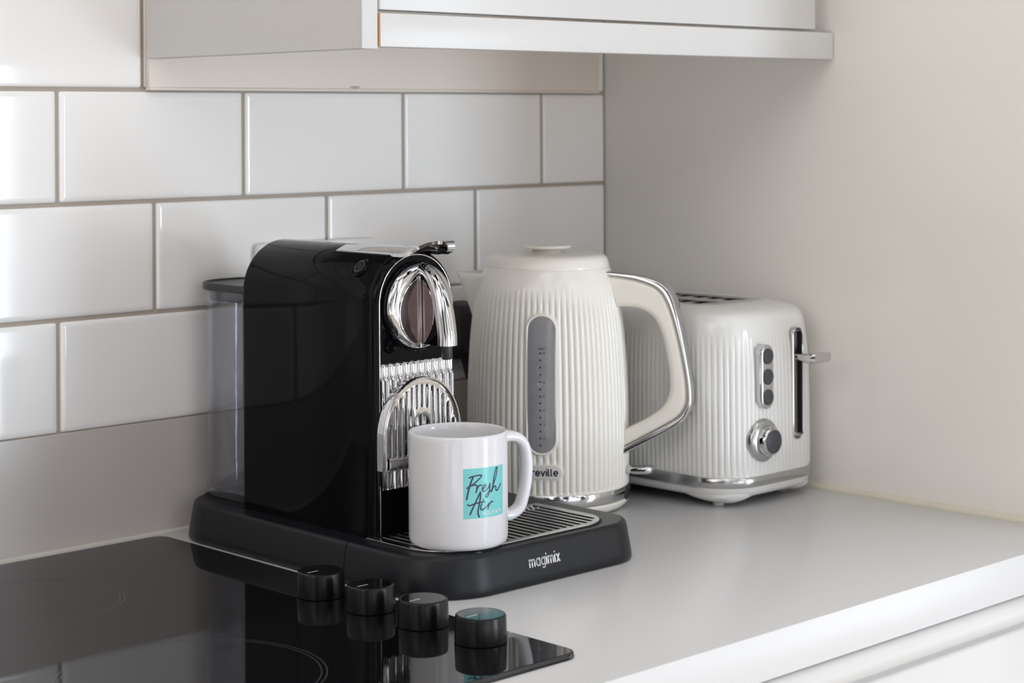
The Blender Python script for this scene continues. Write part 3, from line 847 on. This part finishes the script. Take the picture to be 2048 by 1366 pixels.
# handle in a vertical plane through the axis
hA = math.radians(-58.7); hD = Vector((math.cos(hA), math.sin(hA), 0)); hN = Vector((-hD.y, hD.x, 0))
def pxl(L):
    out = []
    for u, v in L:
        r = (u - 1097) * 1895 / (3779.5 * .966 + .259 * (u - 1097)); out.append((r, 387 - (v - 237) * (1895 - .259 * r) / 3779.5))
    return out
h_in = smooth_line(pxl([(1236, 613), (1262, 613), (1287.6, 618), (1313, 636), (1329, 672), (1338, 715), (1343, 755), (1341, 786), (1328, 812), (1300, 833), (1264, 851.5), (1248, 860)]), 5)
h_mid = smooth_line(pxl([(1214, 549), (1250, 554), (1283, 560.7), (1321.6, 577.7), (1343, 611.6), (1360, 671), (1374, 743), (1378, 790), (1373, 815), (1355, 836), (1304.6, 864), (1258, 888), (1246, 894)]), 5)
h_out = smooth_line(pxl([(1214, 542), (1250, 545.5), (1287.6, 551), (1329, 567), (1351, 596), (1367, 662), (1382, 746), (1386.5, 793), (1381, 824), (1362, 848), (1304.6, 879), (1258, 902), (1246, 908)]), 5)
hmap = lambda w: (lambda x, y, z: tuple(Vector((KX, KY, y)) + hD * x + hN * z))
hd_ = obj('kettle_handle', plate_mesh('kettle_handle', [h_mid + list(reversed(h_in))], 25, 5.0, hmap(0), 4), M['creamp'], ket)
obj('handle_trim', plate_mesh('handle_trim', [h_out + list(reversed(h_mid))], 26.5, 1.6, hmap(0), 3), M['chrome'], hd_)
# water window with scale
def onket(s, z, off): 
    r = kr(z) + off; t = TH_W + s / kr(z); return (KX + r * math.cos(t), KY + r * math.sin(t), z)
def cap_rings(specs, w, h, zc):
    out = []
    for ins, off in specs:
        out.append([onket(x, zc + y, off) for x, y in capsule_pts(w - 2 * ins, h - 2 * ins, 20)])
    return out
mb = MB().loft(cap_rings([(-2.6, -0.6), (-2.4, 0.5), (-1.6, 1.1), (-0.6, 1.1), (0.1, 0.5), (0.2, -0.2)], WW, WH, WZ), True)
obj('window_frame', mb, M['creamp'], ket, sharp=60)
def cap_grid(w, h, zc, off, nx=10, nz=60):
    rows = []
    for j in range(nz + 1):
        y = -h / 2 + h * (0.5 - 0.5 * math.cos(PI * j / nz)); r = w / 2; d = max(0, abs(y) - (h / 2 - r)); hw = math.sqrt(max(0.0004, r * r - d * d))
        rows.append([onket(-hw + 2 * hw * k / nx, zc + y, off) for k in range(nx + 1)])
    return MB().loft(rows, False)
ww = obj('water_window', cap_grid(WW, WH, WZ, 0.15), M['wind'], ket, fixn=False)
ww['label'] = 'grey translucent water gauge'
# pixel rows of the printed scale -> heights
zrow = lambda y: 387 - ((620 + y / 3.79) - 237) * 0.4810
yrows = [327, 380, 433, 490, 545, 598, 652, 703, 757, 810, 862, 915, 968, 1020]
kf = lambda x, y: onket(x, y, 0.30)
mb = MB(); nums = MB()
for i, y in enumerate(yrows):
    strokes_mb([[(-0.9, zrow(y)), (-0.85, zrow(y))]], 1.9, kf, 0, mb)
    if i % 2 == 0 and i < 13:
        g, w = text_strokes('8765432'[i // 2])
        strokes_mb([[(2.0 + p[0] * 2.0, zrow(y) - 1.2 + p[1] * 2.4) for p in s] for s in g], 0.42, kf, 0, nums)
g, w = text_strokes('MAX', .3)
strokes_mb([[(-2.4 + p[0] * 5.6 / w, zrow(299) + p[1] * 1.5) for p in s] for s in g], 0.42, kf, 0, mb)
obj('scale_dots', mb, M['winddark'], ww, fixn=False, sharp=0)
obj('scale_numbers', nums, M['windmark'], ww, fixn=False, sharp=0)
mb = MB()
strokes_mb([smooth_line([(-3.2, zrow(420)), (-4.4, zrow(455)), (-2.6, zrow(490)), (-1.0, zrow(495))], 4)], 0.45, kf, 0, mb)
strokes_mb([smooth_line([(-3.6, zrow(555)), (-2.2, zrow(580)), (-0.6, zrow(560)), (-2.0, zrow(548)), (-3.2, zrow(572))], 4)], 0.7, kf, 0, mb)
strokes_mb([smooth_line([(-7.4, zrow(600)), (-6.6, zrow(612)), (-7.4, zrow(628))], 4)], 0.55, kf, 0, mb)
obj('scale_residue', mb, M['limescale'], ww, fixn=False, sharp=0)
# badge
mb = MB()
def hcap(w, h): return [(y, x) for x, y in capsule_pts(h, w, 14)]
mb.loft([[onket(x, BZ + y, off) for x, y in hcap(BW - 2 * i, BH - 2 * i)] for i, off in ((0, -0.8), (0, .6), (.5, 1.0), (1.2, 1.05))], True)
rows = []
for j in range(21):
    x = -(BW - 2.4) / 2 + (BW - 2.4) * (0.5 - 0.5 * math.cos(PI * j / 20)); r = (BH - 2.4) / 2; d = max(0, abs(x) - ((BW - 2.4) / 2 - r)); hh = math.sqrt(max(0.0004, r * r - d * d))
    rows.append([onket(x, BZ - hh, 1.05), onket(x, BZ + hh, 1.05)])
mb.loft(rows, False)
bd = obj('badge', mb, M['plate'], ket, sharp=50)
st, wdt = text_strokes('Breville', 0.46)
k = 29.0 / wdt
mb = strokes_mb([[(-13.9 + p[0] * k, BZ - 2.9 + p[1] * 4.4) for p in s] for s in st], 1.3, lambda x, y: onket(x, y, 1.2))
obj('lettering', mb, M['navy'], bd, fixn=False, sharp=0)
# chrome band, black gap, power base
obj('chrome_band', MB().lathe([(78, 12.2), (80.4, 12.4), (80.9, 13.2), (80.9, 23.2), (80.4, 24.0), (78, 24.1)], KX, KY, 128), M['chrome'], ket, sharp=40)
obj('power_base', MB().lathe([(66, 0.1), (70, 0.4), (75.5, 2.6), (79, 5.6), (80.6, 8.6), (80.9, 10.4), (80.2, 11.3), (76, 11.6), (70, 11.6)], KX, KY, 128), M['creamp'], ket, sharp=50)
obj('base_gap', MB().lathe([(76.5, 11.2), (76.5, 12.6)], KX, KY, 96), M['black_matt'], ket)
mb = MB().box(-8, 8, -3, 2.5, 0, 14, 1, 2)
gv = MB(); gv.add([tuple(Vector((KX, KY, 10)) + hD * (79.6 + b) + hN * a + Vector((0, 0, c))) for a, b, c in mb.v], mb.f)
obj('base_catch', gv, M['black_satin'], ket)
# switch paddle under the handle
pad = [(-7, 0), (7, 0), (8.5, 12)] + [(9.5 * math.cos(math.radians(a)), 21 + 8.5 * math.sin(math.radians(a))) for a in range(0, 181, 12)] + [(-8.5, 12)]
obj('switch_paddle', plate_mesh('switch_paddle', [pad], 8.0, 2.8, lambda x, y, z: tuple(Vector((KX, KY, 38.6 + z + 0.05 * y)) + hD * (78.5 + y) + hN * x), 3), M['chrome'], ket)

# ------------------------------------------------------------------ toaster
toa = thing('toaster', 'cream ribbed two slice toaster with its control end facing out, beside the right wall', 'toaster', (-88, -181, 0))
TXC = -88.0
levels = [(24.0, 75.5, -320), (31, 77.5, -322), (34, 78, -322.3), (60, 78.2, -322.3), (100, 78, -321.8), (130, 77.6, -321.2), (150, 76.8, -320.0), (165, 75.8, -318.3), (176, 75, -317), (183, 74, -315.3), (188, 72.4, -312.3), (191.6, 70, -308), (194.4, 66.2, -300.5), (196.6, 60.5, -288.5), (197.8, 54.2, -276.5), (198.3, 49.5, -267)]
YBK = -38.0
def t_outline(hx, yf, n=720):
    k = (hx / 78); yb = YBK - (yf + 322.3) * 1.0 * 0.9
    cr = max(8, 42 * k ** 1.6)
    pts = rrect(TXC - hx, TXC + hx, yf, yb, cr, 24)
    # slight bow on the straight sides
    P = [Vector(p) for p in pts] ; P.append(P[0])
    L = [0]
    for a, b in zip(P, P[1:]): L.append(L[-1] + (b - a).length)
    tot = L[-1]; out = []; j = 0
    for i in range(n):
        s = tot * i / n
        while L[j + 1] < s: j += 1
        t = (s - L[j]) / max(1e-9, L[j + 1] - L[j]); p = P[j] + (P[j + 1] - P[j]) * t
        bx = 2.2 * max(0, 1 - ((p.x - TXC) / hx) ** 2); by = 2.5 * max(0, 1 - ((p.y - (yf + yb) / 2) / ((yb - yf) / 2)) ** 2)
        q = Vector((p.x, p.y))
        if abs(p.x - TXC) > hx - 1e-6: pass
        q.x += math.copysign(by, p.x - TXC) * (abs(p.x - TXC) / hx) ** 4
        if p.y < (yf + yb) / 2: q.y -= bx * ((p.y - (yf + yb) / 2) / ((yb - yf) / 2)) ** 4
        out.append(q)
    return out
NT = 136; NSS = 6
def t_ring(z, hx, yf, rib):
    o_ = t_outline(hx, yf, NT * NSS); n = len(o_); ring = []
    for i in range(n):
        d = (o_[(i + 1) % n] - o_[i - 1]).normalized(); nn = Vector((d.y, -d.x))
        w = abs(math.sin(PI * i / NSS)) ** 0.62
        p = o_[i] - nn * rib * (1 - w)
        ring.append((p.x, p.y, z))
    return ring
def t_at(z):
    for a, b in zip(levels, levels[1:]):
        if z <= b[0]:
            t = (z - a[0]) / (b[0] - a[0]); return a[1] + (b[1] - a[1]) * t, a[2] + (b[2] - a[2]) * t
    return levels[-1][1:]
zz = [31, 31.6, 33, 36] + list(range(42, 150, 9)) + [150, 155, 160, 165, 170, 170.5, 175, 179, 183, 186, 188, 190, 191.6, 193, 194.4, 195.6, 196.6, 197.3, 197.8, 198.3]
rings = []
for z in zz:
    hx, yf = t_at(z)
    rib = 1.15
    if z > 150: rib *= max(0, 1 - (z - 150) / 24)
    if z < 34: rib *= (z - 31) / 3
    rings.append(t_ring(z, hx, yf, rib))
hx, yf = t_at(198.3)
rings.append([(TXC + (x - TXC) * .985, y * .995 - 0.6, 197.6) for x, y, z in rings[-1]])
rings.append([(x, y, 150.0) for x, y, z in rings[-1]])
mb = MB().loft(rings, True, True, True)
tb = obj('toaster_body', mb, M['creamt'], toa, sharp=70)
# lever slot recess cut into the control end
SX, SZ0, SZ1, SW = -59.0, 61.0, 173.0, 15.0
cut = bpy.data.objects.new('cutter', plate_mesh('cutter', [[(SX + x, (SZ0 + SZ1) / 2 + y) for x, y in rrect(-SW / 2, SW / 2, -(SZ1 - SZ0) / 2, (SZ1 - SZ0) / 2, 6.5, 8)]], 60, 0, lambda x, y, z: (x, -322 + z + 20, y)))
COL.objects.link(cut)
md = tb.modifiers.new('cut', 'BOOLEAN'); md.operation = 'DIFFERENCE'; md.object = cut; md.solver = 'EXACT'
dg = bpy.context.evaluated_depsgraph_get(); dg.update()
me = bpy.data.meshes.new_from_object(tb.evaluated_get(dg)); tb.modifiers.clear(); tb.data = me
bpy.data.objects.remove(cut)
me.set_sharp_from_angle(angle=math.radians(70))
def slot_ring(y, ins):
    return [(SX + x, y, (SZ0 + SZ1) / 2 + z) for x, z in inset(rrect(-SW / 2, SW / 2, -(SZ1 - SZ0) / 2, (SZ1 - SZ0) / 2, 6.5, 8), ins)]
mb = MB().loft([slot_ring(-321.4, -1.2), slot_ring(-324.6, -0.9), slot_ring(-325.2, -0.2), slot_ring(-324.6, 0.4), slot_ring(-312, 0.5)], True, False, True)
ls = obj('lever_slot', mb, M['chrome'], toa, sharp=40)
obj('slot_gap', MB().box(SX + 6.0, SX + 6.95, -323.6, -318.6, SZ0 + 5, SZ1 - 5), M['black_matt'], ls)
obj('slot_back', MB().box(SX - 6.8, SX + 5.8, -312.9, -312.2, SZ0 + 3, SZ1 - 3), M['steel'], ls)
LZ = 143.0
mb = MB().box(SX - 2, SX + 2, -330, -313, LZ - 3, LZ + 3, 0.8, 2)
padl = [(-5, 0), (5, 0), (8, -10), (15, -24), (15.5, -30), (13, -34), (-13, -34), (-15.5, -30), (-15, -24), (-8, -10)]
me = plate_mesh('lever_paddle', [list(reversed(padl))], 10.0, 3.2, lambda x, y, z: (SX + x, -322 + y, LZ + 1 + z * (0.6 + 0.5 * abs(y) / 34) + (abs(y) / 34) ** 2 * 1.5), 3)
lvr = obj('toaster_lever', mb, M['chrome'], toa)
obj('lever_paddle', me, M['chrome'], lvr)
# button panel
BX, BZC = -115.5, 129.5
def tface(z): return t_at(z)[1] - 2.2
bp_ = obj('button_panel', plate_mesh('button_panel', [[(x, y) for x, y in capsule_pts(18.5, 64, 14)]], 12, 1.6, lambda x, y, z: (BX + x, -325 + z, BZC + y), 3), M['chrome'], toa)
for dz in (20.3, 0, -20.3):
    mb = MB().loft([[(BX + r * math.cos(a), y, BZC + dz + r * math.sin(a)) for a in [2 * PI * k / 32 for k in range(32)]] for r, y in ((7.9, -330.0), (7.9, -331.6), (7.3, -332.3), (6.4, -332.4))], True, False, True)
    obj('push_button', mb, M['btn'], bp_)
# browning dial
DX, DZ = -115.5, 66.0
rg = lambda r, y, n=48: [(DX + r * math.cos(2 * PI * k / n), y, DZ + r * math.sin(2 * PI * k / n)) for k in range(n)]
dl = obj('browning_dial', MB().loft([rg(21.5, -321), rg(21.5, -325.6), rg(20.4, -327.2), rg(17.0, -329.2), rg(15.5, -329.4)], True, False, True), M['steel'], toa)
mb = MB().loft([rg(14.6, -329), rg(14.4, -333), rg(13.8, -336.6), rg(12.8, -337.8), rg(11.6, -338.0)], True, False, True)
obj('dial_knob', mb, M['chrome'], dl)
obj('dial_cap', MB().loft([rg(11.8, -337.5), rg(11.6, -338.6), rg(10.6, -339.1), rg(2, -339.2)], True, False, True), M['btn'], dl)
mb = MB()
for a in range(0, 360, 45):
    ca, sa_ = math.cos(math.radians(a)), math.sin(math.radians(a))
    if a == 180: continue
    strokes_mb([[(18.2 * ca, 18.2 * sa_), (19.6 * ca, 19.6 * sa_)]], 0.7, lambda x, y: (DX + x, -329.0 + (math.hypot(x, y) - 15.5) * 0.42, DZ + y), 0, mb)
obj('dial_marks', mb, M['btn'], dl, fixn=False, sharp=0)
mb = strokes_mb([[(-20.0, 0), (-16.4, 0)]], 1.1, lambda x, y: (DX + x, -329.35 + (math.hypot(x, y) - 15.5) * 0.42, DZ + y))
obj('dial_pointer', mb, M['red'], dl, fixn=False, sharp=0)
# chrome band and underside
def t_plain(z, d):
    o_ = t_outline(78.2 - d, -322.5 + d, 240)
    return [(p.x, p.y, z) for p in o_]
obj('chrome_band', MB().loft([t_plain(z, d) for z, d in ((20.6, 3), (20.8, .2), (21.4, -.4), (30.4, -.4), (31.0, 0.2), (31.2, 3))], True, True, True), M['steel'], toa, sharp=50)
obj('crumb_tray', MB().loft([[(x, -232 + y, 26 + z) for y, z in hcap(110, 11)] for x in (-164, -169.6)], True, False, True), M['steel'], toa)
obj('underside', MB().loft([t_plain(z, d) for z, d in ((9.5, 16), (10.2, 9), (12.5, 4.5), (16, 1.8), (20.8, 0.8))], True, True, False), M['creamt'], toa, sharp=60)
for fx, fy in ((-141, -288), (-35, -288), (-141, -76), (-35, -76)):
    r0 = circle_pts(1, 40)
    rings = []
    for z, rx, ry in ((15.5, 36, 46), (11, 31, 41), (7, 22, 32), (4.2, 13, 22), (3.4, 7, 10)):
        cx = fx + (10 if fx < TXC else -10) * (rx / 36); cy = fy + (12 if fy < -181 else -12) * (rx / 36)
        cx = max(TXC - 76 + rx, min(TXC + 76 - rx, cx)) if z > 10 else cx
        cy = max(-320 + ry, min(-40 - ry, cy)) if z > 10 else cy
        rings.append([(cx + x * rx, cy + y * ry, z) for x, y in r0])
    f = obj('foot', MB().loft(rings, True, True, True), M['creamt'], toa, sharp=60)
    obj('foot_pad', MB().lathe([(5.4, 0.1), (5.8, .8), (5.8, 4.5)], fx + (2 if fx < TXC else -2), fy + (2 if fy < -181 else -2), 24), M['creamt'], f)
# slot plate
sp = [[(x, y) for x, y in rrect(TXC - 48.6, TXC + 48.6, -266, -96, 9, 6)]]
hl = [[(x, y) for x, y in rrect(TXC + s * 23 - 14.5, TXC + s * 23 + 14.5, -256, -106, 5, 5)] for s in (-1, 1)]
spo = obj('slot_plate', plate_mesh('slot_plate', sp + hl, 2.0, 0.5, lambda x, y, z: (x, y, 196.6 + z)), M['steel'], toa)
for s in (-1, 1):
    cx = TXC + s * 23
    mb = MB()
    mb.box(cx - 16, cx + 16, -257, -105, 150.6, 151.5); mb.box(cx - 15.8, cx - 14.8, -257, -105, 151.5, 195.4); mb.box(cx + 14.8, cx + 15.8, -257, -105, 151.5, 195.4)
    obj('slot_floor', mb, M['black_matt'], spo)
    mb = MB()
    for y in range(-246, -105, 20): mb.tube([(cx - 14.2, y, 195.6), (cx + 14.2, y, 195.6)], 1.2, 8)
    obj('guide_wires', mb, M['steel'], spo)

# ------------------------------------------------------------------ light
def area(name, loc, target, sx, sy, power, col, spread=180):
    l = bpy.data.lights.new(name, 'AREA'); l.shape = 'RECTANGLE'; l.size = sx; l.size_y = sy; l.energy = power; l.color = col
    l.spread = math.radians(spread)
    o = bpy.data.objects.new(name, l); COL.objects.link(o); o.location = loc
    d = Vector(target) - Vector(loc); o.rotation_euler = d.to_track_quat('-Z', 'Y').to_euler()
    return o
# daylight just outside the tall window
area('window_daylight', ((WX0 + WX1) / 2 * MM, (WY - 130) * MM, (WZ0 + WZ1) / 2 * MM), ((WX0 + WX1) / 2 * MM, 0, (WZ0 + WZ1) / 2 * MM), 0.60, 1.6, 54, (0.74, 0.87, 1.0))
w = bpy.data.worlds.new('world'); SC.world = w; w.use_nodes = True
nt = w.node_tree; bg = nt.nodes['Background']
tc = nt.nodes.new('ShaderNodeTexCoord'); sx = nt.nodes.new('ShaderNodeSeparateXYZ')
nt.links.new(tc.outputs['Generated'], sx.inputs[0])
rmp = nt.nodes.new('ShaderNodeMapRange'); rmp.interpolation_type = 'SMOOTHSTEP'
rmp.inputs['From Min'].default_value = 0.2; rmp.inputs['From Max'].default_value = -1.0
nt.links.new(sx.outputs['Y'], rmp.inputs['Value'])
mixc = nt.nodes.new('ShaderNodeMix'); mixc.data_type = 'RGBA'
mixc.inputs['A'].default_value = (1.42, 1.345, 1.26, 1); mixc.inputs['B'].default_value = (1.12, 1.13, 1.18, 1)
# the bright side of the room lies to the front right
vm = nt.nodes.new('ShaderNodeVectorMath'); vm.operation = 'DOT_PRODUCT'; vm.inputs[1].default_value = (-0.42, 0.90, -0.1)
nt.links.new(tc.outputs['Generated'], vm.inputs[0]); nt.links.new(vm.outputs['Value'], rmp.inputs['Value'])
nt.links.new(rmp.outputs['Result'], mixc.inputs['Factor'])
# made-up upright noise bands in the world light, to vary the chrome reflections
sc_ = nt.nodes.new('ShaderNodeVectorMath'); sc_.operation = 'MULTIPLY'; sc_.inputs[1].default_value = (1.0, 1.0, 0.35)
nz = nt.nodes.new('ShaderNodeTexNoise'); nz.inputs['Scale'].default_value = 5.5; nz.inputs['Detail'].default_value = 1.0
nt.links.new(tc.outputs['Generated'], sc_.inputs[0]); nt.links.new(sc_.outputs[0], nz.inputs['Vector'])
bm_ = nt.nodes.new('ShaderNodeMapRange'); bm_.interpolation_type = 'SMOOTHSTEP'
bm_.inputs['From Min'].default_value = 0.40; bm_.inputs['From Max'].default_value = 0.56
bm_.inputs['To Min'].default_value = 0.06; bm_.inputs['To Max'].default_value = 1.45
nt.links.new(nz.outputs['Fac'], bm_.inputs['Value'])
mu = nt.nodes.new('ShaderNodeMix'); mu.data_type = 'RGBA'; mu.blend_type = 'MULTIPLY'; mu.inputs['Factor'].default_value = 1.0
nt.links.new(mixc.outputs['Result'], mu.inputs['A']); nt.links.new(bm_.outputs['Result'], mu.inputs['B'])
el = nt.nodes.new('ShaderNodeMapRange'); el.interpolation_type = 'SMOOTHSTEP'
el.inputs['From Min'].default_value = 0.08; el.inputs['From Max'].default_value = 0.65
el.inputs['To Min'].default_value = 1.52; el.inputs['To Max'].default_value = 1.08
nt.links.new(sx.outputs['Z'], el.inputs['Value'])
mv = nt.nodes.new('ShaderNodeMix'); mv.data_type = 'RGBA'; mv.blend_type = 'MULTIPLY'; mv.inputs['Factor'].default_value = 1.0
nt.links.new(mu.outputs['Result'], mv.inputs['A']); nt.links.new(el.outputs['Result'], mv.inputs['B'])
nt.links.new(mv.outputs['Result'], bg.inputs['Color']); bg.inputs['Strength'].default_value = 1.0

# ------------------------------------------------------------------ view
SC.view_settings.view_transform = 'Standard'; SC.view_settings.look = 'None'
SC.view_settings.gamma = 1.0; SC.view_settings.use_curve_mapping = False
SC.view_settings.exposure = 0.0
try:
    SC.cycles.use_denoising = True
    SC.cycles.max_bounces = 10; SC.cycles.transparent_max_bounces = 16
    SC.cycles.sample_clamp_indirect = 6
except Exception: pass
